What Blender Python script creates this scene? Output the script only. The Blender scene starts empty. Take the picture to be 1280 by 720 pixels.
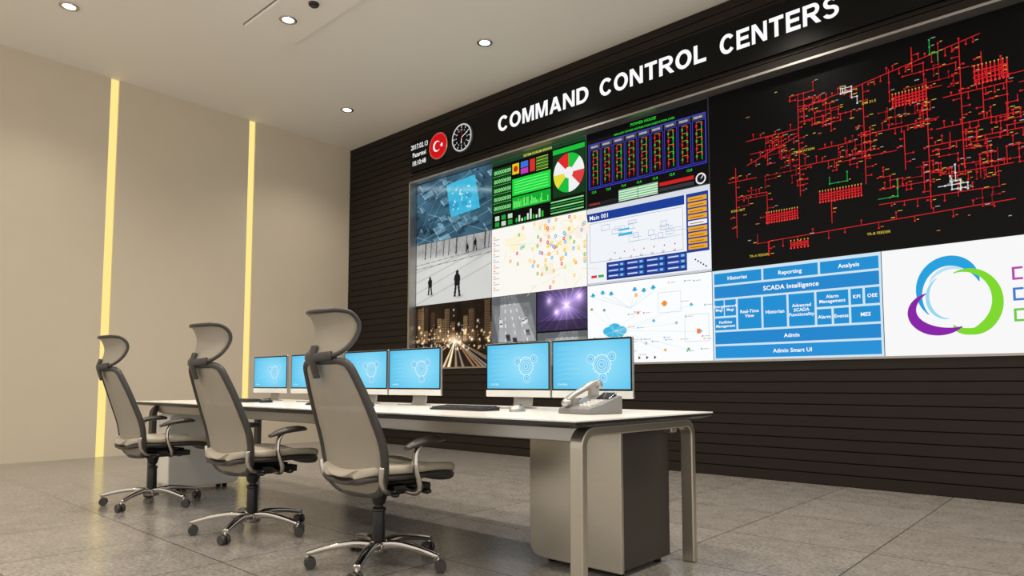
import bpy, math, random
import numpy as np
from mathutils import Vector, Matrix
random.seed(7); RNG=np.random.RandomState(5)
scn=bpy.context.scene
scn.view_settings.view_transform='Standard'
scn.view_settings.look='None'

# ------------------------------------------------------------ helpers
def lin(c):
    return tuple(((x/12.92) if x<=0.04045 else ((x+0.055)/1.055)**2.4) for x in c)
def rgb(r,g,b): return lin((r/255.,g/255.,b/255.))

def mat(name,col,rough=0.5,metal=0.0,var=0.08,scale=8.0,bump=0.0,bscale=60.0,spec=0.5,stretch=None,coat=0,alpha=1.0):
    m=bpy.data.materials.new(name); m.use_nodes=True
    nt=m.node_tree; b=nt.nodes['Principled BSDF']
    b.inputs['Roughness'].default_value=rough; b.inputs['Metallic'].default_value=metal
    b.inputs['Specular IOR Level'].default_value=spec
    b.inputs['Coat Weight'].default_value=coat
    b.inputs['Alpha'].default_value=alpha
    tc=nt.nodes.new('ShaderNodeTexCoord')
    mp=nt.nodes.new('ShaderNodeMapping'); nt.links.new(tc.outputs['Object'],mp.inputs['Vector'])
    if stretch: mp.inputs['Scale'].default_value=stretch
    n=nt.nodes.new('ShaderNodeTexNoise'); n.inputs['Scale'].default_value=scale; n.inputs['Detail'].default_value=4
    nt.links.new(mp.outputs[0],n.inputs['Vector'])
    mx=nt.nodes.new('ShaderNodeMix'); mx.data_type='RGBA'
    mx.inputs['A'].default_value=tuple(c*(1-var) for c in col)+(1,)
    mx.inputs['B'].default_value=tuple(min(1,c*(1+var)) for c in col)+(1,)
    nt.links.new(n.outputs['Fac'],mx.inputs['Factor'])
    nt.links.new(mx.outputs['Result'],b.inputs['Base Color'])
    if bump>0:
        n2=nt.nodes.new('ShaderNodeTexNoise'); n2.inputs['Scale'].default_value=bscale
        nt.links.new(mp.outputs[0],n2.inputs['Vector'])
        bp=nt.nodes.new('ShaderNodeBump'); bp.inputs['Strength'].default_value=bump; bp.inputs['Distance'].default_value=0.01
        nt.links.new(n2.outputs['Fac'],bp.inputs['Height']); nt.links.new(bp.outputs[0],b.inputs['Normal'])
    return m
def emis(name,col,strength):
    m=bpy.data.materials.new(name); m.use_nodes=True; nt=m.node_tree; nt.nodes.clear()
    o=nt.nodes.new('ShaderNodeOutputMaterial'); e=nt.nodes.new('ShaderNodeEmission')
    e.inputs['Color'].default_value=tuple(col)+(1,); e.inputs['Strength'].default_value=strength
    nt.links.new(e.outputs[0],o.inputs['Surface']); return m

def link(o,parent=None):
    scn.collection.objects.link(o)
    if parent is not None: o.parent=parent
    return o
def empty(name,loc=(0,0,0),rotz=0):
    e=bpy.data.objects.new(name,None); e.empty_display_size=0.1
    e.location=loc; e.rotation_euler=(0,0,rotz); return link(e)

def smooth_path(pts,n=6,closed=False):
    P=[Vector(p) for p in pts]; out=[]
    N=len(P); rng=range(N if closed else N-1)
    for i in rng:
        if closed: p0,p1,p2,p3=P[(i-1)%N],P[i],P[(i+1)%N],P[(i+2)%N]
        else: p0,p1,p2,p3=P[max(i-1,0)],P[i],P[i+1],P[min(i+2,N-1)]
        for k in range(n):
            t=k/n
            out.append(0.5*((2*p1)+(p2-p0)*t+(2*p0-5*p1+4*p2-p3)*t*t+(3*p1-p0-3*p2+p3)*t**3))
    if not closed: out.append(P[-1])
    return out

class MB:
    def __init__(s): s.v=[];s.f=[];s.m=[];s.sm=[]
    def add(s,verts,faces,mi=0,smooth=False):
        o=len(s.v); s.v+= [tuple(v) for v in verts]
        for f in faces: s.f.append([i+o for i in f]); s.m.append(mi); s.sm.append(smooth)
    def box(s,x0,x1,y0,y1,z0,z1,mi=0):
        V=[(x0,y0,z0),(x1,y0,z0),(x1,y1,z0),(x0,y1,z0),(x0,y0,z1),(x1,y0,z1),(x1,y1,z1),(x0,y1,z1)]
        s.add(V,[(0,3,2,1),(4,5,6,7),(0,1,5,4),(1,2,6,5),(2,3,7,6),(3,0,4,7)],mi)
    def cyl(s,p0,p1,r0,r1=None,n=20,mi=0,caps=True):
        if r1 is None:r1=r0
        p0=Vector(p0);p1=Vector(p1);T=(p1-p0).normalized()
        a=Vector((0,0,1)) if abs(T.z)<.9 else Vector((1,0,0))
        B=T.cross(a).normalized();N=B.cross(T)
        V=[];F=[]
        for p,r in((p0,r0),(p1,r1)):
            for i in range(n):
                q=2*math.pi*i/n; V.append(p+N*r*math.cos(q)+B*r*math.sin(q))
        for i in range(n):
            j=(i+1)%n;F.append((i,j,j+n,i+n))
        s.add(V,F,mi,True)
        if caps:
            o=len(s.v); s.add(V[:n],[tuple(range(n))[::-1]],mi); s.add(V[n:],[tuple(range(n))],mi)
    def tube(s,pts,a,b=None,closed=False,up=None,n=10,mi=0,boxy=False):
        if b is None:b=a
        P=[Vector(p) for p in pts];N_=len(P);V=[];F=[];prev=None
        for i,p in enumerate(P):
            if closed: T=(P[(i+1)%N_]-P[(i-1)%N_])
            else: T=P[min(i+1,N_-1)]-P[max(i-1,0)]
            T.normalize()
            u=Vector(up) if up is not None else (prev if prev is not None else (Vector((0,0,1)) if abs(T.z)<.9 else Vector((0,1,0))))
            B=T.cross(u)
            if B.length<1e-5: B=T.cross(Vector((0.3,1,0.2)))
            B.normalize();N=B.cross(T).normalized();prev=N
            t=i/max(1,N_-1)
            aa=a(t) if callable(a) else a; bb=b(t) if callable(b) else b
            for k in range(n):
                q=2*math.pi*k/n; c_,s_=math.cos(q),math.sin(q)
                if boxy:
                    e=.35; c_=math.copysign(abs(c_)**e,c_); s_=math.copysign(abs(s_)**e,s_)
                V.append(p+N*aa*c_+B*bb*s_)
        R=N_ if closed else N_-1
        for i in range(R):
            i2=(i+1)%N_
            for k in range(n):
                k2=(k+1)%n;F.append((i*n+k,i*n+k2,i2*n+k2,i2*n+k))
        s.add(V,F,mi,True)
        if not closed:
            s.add(V[:n],[tuple(range(n))[::-1]],mi); s.add(V[-n:],[tuple(range(n))],mi)
    def ell(s,c,r,mi=0,nu=20,nv=12,flat_bottom=False,rot=None):
        V=[];F=[]
        for j in range(nv+1):
            ph=math.pi*j/nv
            for i in range(nu):
                th=2*math.pi*i/nu
                z=math.cos(ph)
                if flat_bottom: z=max(z,-0.05)
                p=Vector((r[0]*math.sin(ph)*math.cos(th),r[1]*math.sin(ph)*math.sin(th),r[2]*z))
                if rot is not None:p=rot@p
                V.append(Vector(c)+p)
        for j in range(nv):
            for i in range(nu):
                i2=(i+1)%nu;F.append((j*nu+i,(j+1)*nu+i,(j+1)*nu+i2,j*nu+i2))
        s.add(V,F,mi,True)
    def grid(s,fn,nu,nv,mi=0):
        V=[fn(i/nu,j/nv) for j in range(nv+1) for i in range(nu+1)];F=[]
        w=nu+1
        for j in range(nv):
            for i in range(nu):F.append((j*w+i,j*w+i+1,(j+1)*w+i+1,(j+1)*w+i))
        s.add(V,F,mi,True)
    def extr(s,poly,axis,a0,a1,mi=0,smooth=False):
        def P(p,a):
            return (a,p[0],p[1]) if axis=='x' else ((p[0],a,p[1]) if axis=='y' else (p[0],p[1],a))
        n=len(poly);V=[P(p,a0) for p in poly]+[P(p,a1) for p in poly]
        s.add(V,[tuple(range(n)),tuple(range(n,2*n))[::-1]],mi)
        s.add(V,[(i,i+n,(i+1)%n+n,(i+1)%n) for i in range(n)],mi,smooth)
    def mesh(s,name,mats):
        me=bpy.data.meshes.new(name);me.from_pydata(s.v,[],s.f)
        for m in mats:me.materials.append(m)
        me.polygons.foreach_set('material_index',s.m); me.polygons.foreach_set('use_smooth',s.sm)
        import bmesh
        bm=bmesh.new();bm.from_mesh(me);bmesh.ops.remove_doubles(bm,verts=bm.verts,dist=1e-6)
        bmesh.ops.recalc_face_normals(bm,faces=bm.faces);bm.to_mesh(me);bm.free()
        me.update();return me
    def obj(s,name,mats,parent=None,bevel=0,solid=0,subd=0,soff=0):
        if not isinstance(mats,(list,tuple)):mats=[mats]
        o=bpy.data.objects.new(name,s.mesh(name,mats));link(o,parent)
        addmods(o,bevel,solid,subd,soff);return o
def addmods(o,bevel=0,solid=0,subd=0,soff=0):
    if solid:
        m=o.modifiers.new('s','SOLIDIFY');m.thickness=solid;m.offset=soff
    if bevel:
        m=o.modifiers.new('b','BEVEL');m.width=bevel;m.segments=3;m.limit_method='ANGLE';m.angle_limit=math.radians(50)
    if subd:
        m=o.modifiers.new('d','SUBSURF');m.levels=subd;m.render_levels=subd
def rrect(x0,x1,z0,z1,r,n=8,corners=(1,1,1,1)):
    out=[]
    for k,(cx,cz,a) in enumerate(((x0,z0,180),(x1,z0,270),(x1,z1,0),(x0,z1,90))):
        if corners[k]:
            ox=cx+(r if cx==x0 else -r);oz=cz+(r if cz==z0 else -r)
            for i in range(n+1):
                q=math.radians(a+90*i/n);out.append((ox+r*math.cos(q),oz+r*math.sin(q)))
        else: out.append((cx,cz))
    return out

# ------------------------------------------------------------ text + screen canvas
_tc={}
def text2d(body,bold=0.0):
    key=(body,bold)
    if key in _tc:return _tc[key]
    cu=bpy.data.curves.new('t','FONT');cu.body=body;cu.size=1;cu.offset=bold;cu.resolution_u=3;cu.space_character=1.0+2.2*max(0,bold)
    o=bpy.data.objects.new('t',cu);scn.collection.objects.link(o)
    dg=bpy.context.evaluated_depsgraph_get();oe=o.evaluated_get(dg);me=oe.to_mesh()
    V=[(v.co.x,v.co.y) for v in me.vertices];F=[tuple(p.vertices) for p in me.polygons]
    oe.to_mesh_clear();bpy.data.objects.remove(o);bpy.data.curves.remove(cu)
    if V:
        x0=min(v[0] for v in V);x1=max(v[0] for v in V)
    else:x0=x1=0
    _tc[key]=([(x-x0,y) for x,y in V],F,x1-x0);return _tc[key]
CAP=0.7
def screen_mat(name,strength):
    m=bpy.data.materials.new(name);m.use_nodes=True;nt=m.node_tree;nt.nodes.clear()
    o=nt.nodes.new('ShaderNodeOutputMaterial');e=nt.nodes.new('ShaderNodeEmission');a=nt.nodes.new('ShaderNodeAttribute')
    a.attribute_name='Col';e.inputs['Strength'].default_value=strength
    g=nt.nodes.new('ShaderNodeBsdfGlossy');g.inputs['Roughness'].default_value=0.3;g.inputs['Color'].default_value=(.01,.01,.01,1)
    ad=nt.nodes.new('ShaderNodeAddShader')
    nt.links.new(a.outputs['Color'],e.inputs['Color']);nt.links.new(e.outputs[0],ad.inputs[0]);nt.links.new(g.outputs[0],ad.inputs[1])
    nt.links.new(ad.outputs[0],o.inputs['Surface']);return m
MSCR=screen_mat('display_panel',1.0)
class Canvas:
    def __init__(s,W,H,uw=160,uh=90):
        s.W=W;s.H=H;s.kx=W/uw;s.ky=H/uh;s.uw=uw;s.uh=uh;s.v=[];s.f=[];s.c=[];s.d=0;s.dd=1.5e-5
    def _add(s,pts,faces,col):
        o=len(s.v);s.d+=s.dd
        for x,y in pts:s.v.append((x*s.kx,-s.d,y*s.ky))
        if isinstance(col,list): s.c+=col
        else:s.c+=[lin(tuple(q/255. for q in col))]*len(pts)
        for f in faces:s.f.append(tuple(i+o for i in f))
    def rect(s,x0,y0,x1,y1,c):s._add([(x0,y0),(x1,y0),(x1,y1),(x0,y1)],[(0,1,2,3)],c)
    def frame(s,x0,y0,x1,y1,w,c):
        s.rect(x0,y0,x1,y0+w,c);s.rect(x0,y1-w,x1,y1,c);s.rect(x0,y0,x0+w,y1,c);s.rect(x1-w,y0,x1,y1,c)
    def poly(s,p,c):s._add(p,[tuple(range(len(p)))],c)
    def line(s,x0,y0,x1,y1,w,c):
        dx,dy=x1-x0,y1-y0;L=math.hypot(dx,dy) or 1;nx,ny=-dy/L*w/2,dx/L*w/2
        s._add([(x0-nx,y0-ny),(x1-nx,y1-ny),(x1+nx,y1+ny),(x0+nx,y0+ny)],[(0,1,2,3)],c)
    def path(s,p,w,c):
        for a,b in zip(p[:-1],p[1:]):s.line(a[0],a[1],b[0],b[1],w,c)
    def circle(s,x,y,r,c,n=20,ry=None):
        ry=ry or r;s._add([(x+r*math.cos(2*math.pi*i/n),y+ry*math.sin(2*math.pi*i/n)) for i in range(n)],[tuple(range(n))],c)
    def sector(s,x,y,r,a0,a1,c,n=12):
        s._add([(x,y)]+[(x+r*math.cos(math.radians(a0+(a1-a0)*i/n)),y+r*math.sin(math.radians(a0+(a1-a0)*i/n))) for i in range(n+1)],[tuple(range(n+2))],c)
    def arc(s,x,y,r,w,a0,a1,c,n=24,w1=None):
        w1=w if w1 is None else w1;P=[]
        for i in range(n+1):
            t=i/n;q=math.radians(a0+(a1-a0)*t);ww=w+(w1-w)*t
            P+=[(x+(r-ww/2)*math.cos(q),y+(r-ww/2)*math.sin(q)),(x+(r+ww/2)*math.cos(q),y+(r+ww/2)*math.sin(q))]
        s._add(P,[(2*i,2*i+1,2*i+3,2*i+2) for i in range(n)],c)
    def earc(s,x,y,rx,ry,wx,wy,a0,a1,c,n=28):
        P=[]
        for i in range(n+1):
            q=math.radians(a0+(a1-a0)*i/n)
            P+=[(x+(rx-wx)*math.cos(q),y+(ry-wy)*math.sin(q)),(x+rx*math.cos(q),y+ry*math.sin(q))]
        s._add(P,[(2*i,2*i+1,2*i+3,2*i+2) for i in range(n)],c)
    def ribbon(s,pts,widths,c):
        P=[];n=len(pts)
        for i in range(n):
            a=pts[max(i-1,0)];b=pts[min(i+1,n-1)];dx,dy=b[0]-a[0],b[1]-a[1];L=math.hypot(dx,dy) or 1
            w=widths[i]/2;P+=[(pts[i][0]-dy/L*w,pts[i][1]+dx/L*w),(pts[i][0]+dy/L*w,pts[i][1]-dx/L*w)]
        s._add(P,[(2*i,2*i+1,2*i+3,2*i+2) for i in range(n-1)],c)
    def text(s,b,x,y,h,c,align='l',bold=0.012,sx=1.0,w=None):
        V,F,L=text2d(b,bold);k=h/CAP;ks=k*sx*s.ky/s.kx
        if w: ks=w/L
        off=0 if align=='l' else (-L*ks/2 if align=='c' else -L*ks)
        s._add([(x+off+p[0]*ks,y+p[1]*k) for p in V],F,c)
    def grotesk(s,word,x0,x1,y0,h,c,gap=.13):
        WD=dict(C=.92,O=1.0,M=1.0,A=.96,N=.9,D=.9,T=.82,R=.92,L=.74,E=.8,S=.84)
        tot=sum(WD[q] for q in word)+gap*(len(word)-1);k=(x1-x0)/tot;x=x0
        for q in word:
            w=WD[q]
            def X(u):return x+u*k
            def Yv(v):return y0+v*h
            def R_(a,b_,c_,d):s.rect(X(a),Yv(b_),X(c_),Yv(d),c)
            def P_(*p):s.poly([(X(a),Yv(b_)) for a,b_ in p],c)
            t=.235;th=.2
            if q=='O':s.earc(X(.5),Yv(.5),.5*k,.52*h,t*k,th*h,0,360,c,36)
            if q=='C':s.earc(X(.48),Yv(.5),.48*k,.52*h,t*k,th*h,38,322,c,32)
            if q=='M':
                R_(0,0,.20,1);R_(.80,0,1,1);P_((.0,1),(.29,1),(.5,.28),(.5,0),(.40,0),(.15,.8));P_((1,1),(.71,1),(.5,.28),(.5,0),(.60,0),(.85,.8))
            if q=='A':P_((0,0),(.24,0),(.60,1),(.36,1));P_((.96,0),(.72,0),(.36,1),(.60,1));R_(.22,.2,.74,.39)
            if q=='N':R_(0,0,.21,1);R_(.69,0,.9,1);P_((0,1),(.24,1),(.9,0),(.66,0))
            if q=='D':
                R_(0,0,.23,1);R_(.1,0,.42,th);R_(.1,1-th,.42,1);s.earc(X(.40),Yv(.5),.5*k,.5*h,t*k,th*h,-90,90,c,24)
            if q=='T':R_(0,1-th,.82,1);R_(.295,0,.525,1)
            if q=='L':R_(0,0,.23,1);R_(0,0,.74,th)
            if q=='E':R_(0,0,.23,1);R_(0,0,.8,th);R_(0,1-th,.78,1);R_(0,.41,.73,.6)
            if q=='R':
                R_(0,0,.23,1);R_(.1,1-.18,.55,1);R_(.1,.40,.55,.58);s.earc(X(.54),Yv(.70),.35*k,.30*h,.22*k,.18*h,-90,90,c,20);P_((.36,.42),(.60,.46),(.97,0),(.70,0))
            if q=='S':
                s.earc(X(.42),Yv(.73),.38*k,.29*h,.22*k,.175*h,20,270,c,24);s.earc(X(.42),Yv(.29),.42*k,.31*h,.22*k,.175*h,90,-160,c,24)
            x+=(w+gap)*k
    def raster(s,A,x0,y0,x1,y1):
        h,w,_=A.shape;A=np.clip(A,0,1);L=np.where(A<=0.04045,A/12.92,((A+0.055)/1.055)**2.4)
        pts=[];cols=[]
        for j in range(h):
            for i in range(w):
                pts.append((x0+(x1-x0)*i/(w-1),y0+(y1-y0)*j/(h-1)));cols.append(tuple(L[j,i]))
        s._add(pts,[(j*w+i,j*w+i+1,(j+1)*w+i+1,(j+1)*w+i) for j in range(h-1) for i in range(w-1)],cols)
    def obj(s,name,parent,loc,rot=(0,0,0),m=None):
        me=bpy.data.meshes.new(name);me.from_pydata(s.v,[],s.f)
        at=me.color_attributes.new('Col','FLOAT_COLOR','POINT')
        at.data.foreach_set('color',np.array([tuple(c)+(1,) for c in s.c],dtype=np.float32).ravel())
        me.materials.append(m or MSCR);o=bpy.data.objects.new(name,me);link(o,parent);o.location=loc;o.rotation_euler=rot;return o

# ------------------------------------------------------------ materials
M_wall=mat('painted_plaster',rgb(214,202,182),0.65,var=0.03,scale=3,bump=0.05,bscale=120)
M_ceil=mat('ceiling_paint',rgb(244,239,231),0.7,var=0.015,scale=2)
M_slat=mat('dark_wood_slat',rgb(34,27,23),0.5,var=0.25,scale=6,stretch=(0.6,1,12),spec=0.25)
M_gap=mat('groove_black',rgb(6,5,5),0.8)
M_silver=mat('anodised_aluminium',rgb(175,172,168),0.35,0.8,var=0.05)
M_chrome=mat('polished_chrome',rgb(205,200,194),0.14,1.0,var=0.03)
M_steel=mat('brushed_steel',rgb(186,179,165),0.28,0.85,var=0.06,scale=10,stretch=(1,1,14))
M_dark=mat('charcoal_plastic',rgb(58,55,52),0.4,var=0.1)
M_black=mat('black_plastic',rgb(20,20,21),0.35,var=0.1)
M_gloss=mat('black_glass',rgb(6,6,7),0.12,var=0.05)
M_sign=mat('black_acrylic',rgb(5,5,5),0.35,var=0.05,spec=0.2)
M_fab=mat('grey_mesh_fabric',rgb(168,159,144),0.75,var=0.08,scale=200,bump=0.3,bscale=500,alpha=.84)
M_seat=mat('seat_fabric',rgb(188,179,163),0.85,var=0.06,scale=100,bump=0.2,bscale=400)
M_top=mat('white_laminate',rgb(240,238,232),0.2,var=0.02)
M_cabw=mat('cream_lacquer',rgb(244,240,230),0.3,var=0.02)
M_cabd=mat('dark_brown_laminate',rgb(52,46,42),0.4,var=0.12,scale=5,stretch=(1,1,8))
M_white=mat('white_plastic',rgb(225,225,222),0.3,var=0.02)
M_grey=mat('grey_plastic',rgb(120,120,120),0.4,var=0.05)
M_key=mat('keycap_grey',rgb(60,60,62),0.5)

M_floor=bpy.data.materials.new('speckled_floor_tile');M_floor.use_nodes=True
nt=M_floor.node_tree;b=nt.nodes['Principled BSDF'];L=nt.links
tc=nt.nodes.new('ShaderNodeTexCoord')
mp=nt.nodes.new('ShaderNodeMapping');mp.inputs['Location'].default_value=(0.22,0.0,0);L.new(tc.outputs['Object'],mp.inputs['Vector'])
br=nt.nodes.new('ShaderNodeTexBrick');br.offset=0;br.squash=1
br.inputs['Scale'].default_value=1;br.inputs['Brick Width'].default_value=0.8;br.inputs['Row Height'].default_value=0.8
br.inputs['Mortar Size'].default_value=0.005;br.inputs['Mortar Smooth'].default_value=0.3;br.inputs['Bias'].default_value=0
br.inputs['Color1'].default_value=rgb(142,137,131)+(1,);br.inputs['Color2'].default_value=rgb(133,128,122)+(1,)
br.inputs['Mortar'].default_value=rgb(84,80,75)+(1,)
L.new(mp.outputs[0],br.inputs['Vector'])
n1=nt.nodes.new('ShaderNodeTexNoise');n1.inputs['Scale'].default_value=45;n1.inputs['Detail'].default_value=6;n1.inputs['Roughness'].default_value=.75
n2=nt.nodes.new('ShaderNodeTexNoise');n2.inputs['Scale'].default_value=7;n2.inputs['Detail'].default_value=5
L.new(tc.outputs['Object'],n1.inputs['Vector']);L.new(tc.outputs['Object'],n2.inputs['Vector'])
r1=nt.nodes.new('ShaderNodeMapRange');r1.inputs['From Min'].default_value=.35;r1.inputs['From Max'].default_value=.65;r1.inputs['To Min'].default_value=.6;r1.inputs['To Max'].default_value=1.36
L.new(n1.outputs['Fac'],r1.inputs['Value'])
r2=nt.nodes.new('ShaderNodeMapRange');r2.inputs['From Min'].default_value=.3;r2.inputs['From Max'].default_value=.7;r2.inputs['To Min'].default_value=.86;r2.inputs['To Max'].default_value=1.12
L.new(n2.outputs['Fac'],r2.inputs['Value'])
mu=nt.nodes.new('ShaderNodeMath');mu.operation='MULTIPLY';L.new(r1.outputs[0],mu.inputs[0]);L.new(r2.outputs[0],mu.inputs[1])
vm=nt.nodes.new('ShaderNodeVectorMath');vm.operation='SCALE';L.new(br.outputs['Color'],vm.inputs[0]);L.new(mu.outputs[0],vm.inputs['Scale'])
L.new(vm.outputs[0],b.inputs['Base Color']);b.inputs['Roughness'].default_value=.19
bp=nt.nodes.new('ShaderNodeBump');bp.inputs['Strength'].default_value=.2;bp.inputs['Distance'].default_value=.003;bp.invert=True
L.new(br.outputs['Fac'],bp.inputs['Height']);L.new(bp.outputs[0],b.inputs['Normal'])

# ------------------------------------------------------------ room
XL=-9.42;XR=3.2;YW=6.40;YB=-2.6;H=4.82
mb=MB();mb.box(XL-.3,XR,YB,YW+.4,-.1,0);mb.obj('floor',M_floor)
mb=MB();mb.box(XL-.3,XR,YB,YW+.4,H,H+.1);mb.obj('ceiling',M_ceil)
strips=[-0.87,0.98,2.83,4.68]
mb=MB();mb.box(XL-.3,XL-.05,YB,YW+.4,0,H)
ys=[YB]+strips+[YW]
for i in range(len(ys)-1):
    a=ys[i]+(.05 if i>0 else 0);c=ys[i+1]-(.05 if i<len(ys)-2 else 0)
    mb.box(XL-.05,XL,a,c,0,H)
mb.obj('wall_left',M_wall)
M_led=emis('warm_led',rgb(252,228,142),1.06)
for i,y in enumerate(strips):
    mb=MB();mb.box(XL-.048,XL-.02,y-.046,y+.046,0.002,H-.002);mb.obj('led_strip_light' if i==0 else 'led_strip_light.%03d'%i,M_led)
NX0,NX1,NZ0,NZ1=-7.835,1.68,1.13,3.935
mb=MB()
def planks(x0,x1,z0,z1,n):
    h=(z1-z0)/n
    for i in range(n): mb.box(x0,x1,YW,YW+.03,z0+i*h+.005,z0+(i+1)*h-.005,0)
planks(XL,XR,0,NZ0,11);planks(XL,NX0,NZ0,NZ1,28);planks(NX1,XR,NZ0,NZ1,28);planks(XL,XR,NZ1,H,9)
mb.box(XL,XR,YW+.022,YW+.4,0,NZ0,1);mb.box(XL,NX0,YW+.022,YW+.4,NZ0,NZ1,1);mb.box(NX1,XR,YW+.022,YW+.4,NZ0,NZ1,1)
mb.box(XL,XR,YW+.022,YW+.4,NZ1,H,1);mb.box(NX0,NX1,YW+.16,YW+.4,NZ0,NZ1,1)
mb.obj('wall_front',[M_slat,M_gap])

# ------------------------------------------------------------ rasters
def up(a,h,w):
    hh,ww=a.shape;yi=np.linspace(0,hh-1,h);xi=np.linspace(0,ww-1,w)
    y0=np.floor(yi).astype(int);x0=np.floor(xi).astype(int);y1=np.minimum(y0+1,hh-1);x1=np.minimum(x0+1,ww-1)
    fy=(yi-y0)[:,None];fx=(xi-x0)[None]
    return (a[y0][:,x0]*(1-fy)*(1-fx)+a[y0][:,x1]*(1-fy)*fx+a[y1][:,x0]*fy*(1-fx)+a[y1][:,x1]*fy*fx)
def noise(h,w,sc):
    o=np.zeros((h,w));am=.5
    for k in range(4):
        o+=am*up(RNG.rand(max(2,int(sc*2**k*h/w))+1,int(sc*2**k)+1),h,w);am*=.5
    return o
def UV(h,w):
    return np.meshgrid(np.linspace(0,1,w),np.linspace(0,1,h))
def col(c,m): return np.array(c)[None,None]*m[...,None]
def mix(A,c,m): return A*(1-m[...,None])+np.array(c)[None,None]*m[...,None]
def site_blue():
    h,w=120,210;U,V=UV(h,w);n=noise(h,w,8)
    A=col((.22,.35,.43),.5+.9*n)
    for k in range(60):
        cx,cy=RNG.rand(2)*1.1-.05;a=.015+.07*RNG.rand();bb=.015+.06*RNG.rand();p=(U-cx)+.5*(V-cy);q=(V-cy)-.35*(U-cx)
        s=RNG.rand()**1.3
        m=((abs(p)<a)&(abs(q)<bb)).astype(float)*.6;A=mix(A,(.12+.5*s,.22+.58*s,.3+.6*s),m)
        m=((abs(p)<a)&(abs(q+bb+.03)<.03)).astype(float)*.6;A=mix(A,(.06,.12,.17),m)
        m=((abs(p+a)<.006)&(abs(q)<bb)).astype(float)*.6;A=mix(A,(.75,.88,.93),m)
    for k in range(10):
        c=RNG.rand()*1.6-.3;sl=random.choice([.45,-.6,2.2]);m=(abs(V-c-sl*(U-.5))<.005)*.5;A=mix(A,(.65,.8,.88),m.astype(float))
    A=mix(A,(.35,.62,.72),np.exp(-(((U-.6)/.4)**2+((V-.5)/.45)**2))*.35)
    p=(U-.64)+.12*(V-.6);q=(V-.62)-.1*(U-.62);m=((abs(p)<.19)&(abs(q)<.27)).astype(float)
    A=mix(A,(.25,.75,.90),m*.88)
    for k in range(9):
        cx=.48+.3*RNG.rand();cy=.42+.36*RNG.rand();m=((abs(U-cx)<.035)&(abs(V-cy)<.04)).astype(float);A=mix(A,(.15,.56,.75),m*.5)
    for k in range(25):
        cx=.5+.26*RNG.rand();cy=.42+.35*RNG.rand();A=mix(A,(.85,.97,1),((U-cx)**2+((V-cy)*.6)**2<.00008).astype(float)*.8)
    m=np.exp(-((V-.95+.35*U)/.05)**2)*.4;A=mix(A,(.85,.93,.96),m)
    return A
def snow():
    h,w=120,210;U,V=UV(h,w);n=noise(h,w,6);A=col((.84,.84,.83),.88+.25*n*V+.1*(1-V))
    t=V-(.80-.12*U);m=1/(1+np.exp(-t*40));A=mix(A,(.55,.55,.55),m*.75*(.4+noise(h,w,30)))
    for k in range(14):
        cx=RNG.rand();m=(abs(U-cx-.05*(V-.8))<.005)*(V>.74);A=mix(A,(.25,.25,.25),m*.8)
    for c,s in ((.02,.5),(.2,.5),(.38,.42),(.55,.25)): A=mix(A,(.6,.6,.62),np.exp(-((V-c-s*U)/.008)**2)*.6)
    for c,s in ((.66,.1),(.60,.08)): A=mix(A,(.4,.4,.41),(abs(V-c-s*U)<.006)*.6)
    def person(cx,cy,s,A):
        asp=.55
        def E(x,y,a,b):return (((U-cx-x*s*asp)/(a*s*asp))**2+((V-cy-y*s)/(b*s))**2<1)
        def B(x0,x1,y0,y1,sl=0):return (U-cx-sl*(V-cy)*asp>x0*s*asp)&(U-cx-sl*(V-cy)*asp<x1*s*asp)&(V-cy>y0*s)&(V-cy<y1*s)
        m=E(0,.40,.08,.08)|E(0,.18,.17,.18)|B(-.15,.15,-.08,.2)|B(-.12,-.01,-.45,0,.15)|B(.01,.12,-.45,0,-.15)
        A=mix(A,(.5,.5,.52),np.exp(-(((U-cx-.06*s)/(.1*s))**2+((V-cy+.46*s)/(.02))**2))*.6)
        return mix(A,(.08,.08,.09),m.astype(float)*.95)
    A=person(.2,.30,.32,A);A=person(.57,.28,.44,A);A=person(.80,.84,.2,A);A=person(.70,.8,.16,A)
    return A
def city():
    h,w=130,220;U,V=UV(h,w);n=noise(h,w,10);A=col((.17,.125,.09),.4+.9*n)
    for k in range(26):
        x0=RNG.rand();wd=.02+.06*RNG.rand();t=.5+.48*RNG.rand();m=((U>x0)&(U<x0+wd)&(V>.38)&(V<t)).astype(float)
        s=RNG.rand();A=mix(A,(.2+.38*s,.15+.3*s,.11+.2*s),m*.6)
        win=((np.sin(U*260)>.2)&(np.sin(V*170)>.3)).astype(float);A=mix(A,(.95,.82,.6),m*win*.5*s)
    for k in range(150):
        cx=RNG.rand();cy=.25+abs(RNG.randn())*.22;r=.003+.013*RNG.rand()**2;m=np.exp(-(((U-cx)**2+((V-cy)*.6)**2)/r**2))
        A=A+col(random.choice([(1,.85,.6),(1,.75,.5),(1,.95,.85),(.9,.87,.8)]),m*.9)
    for k in range(16):
        e=-.15+1.3*RNG.rand();m=np.exp(-((U-(.55+(e-.55)*(1-V/.42)))/(.003+.014*(1-V/.42).clip(0,1)))**2)*(V<.42)
        A=A+col(random.choice([(1,.9,.75),(1,.75,.55),(.9,.87,.84)]),m*.55)
    A=A+col((1,.88,.7),np.exp(-(((U-.55)/.12)**2+((V-.42)/.08)**2))*.7)
    return A
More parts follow.
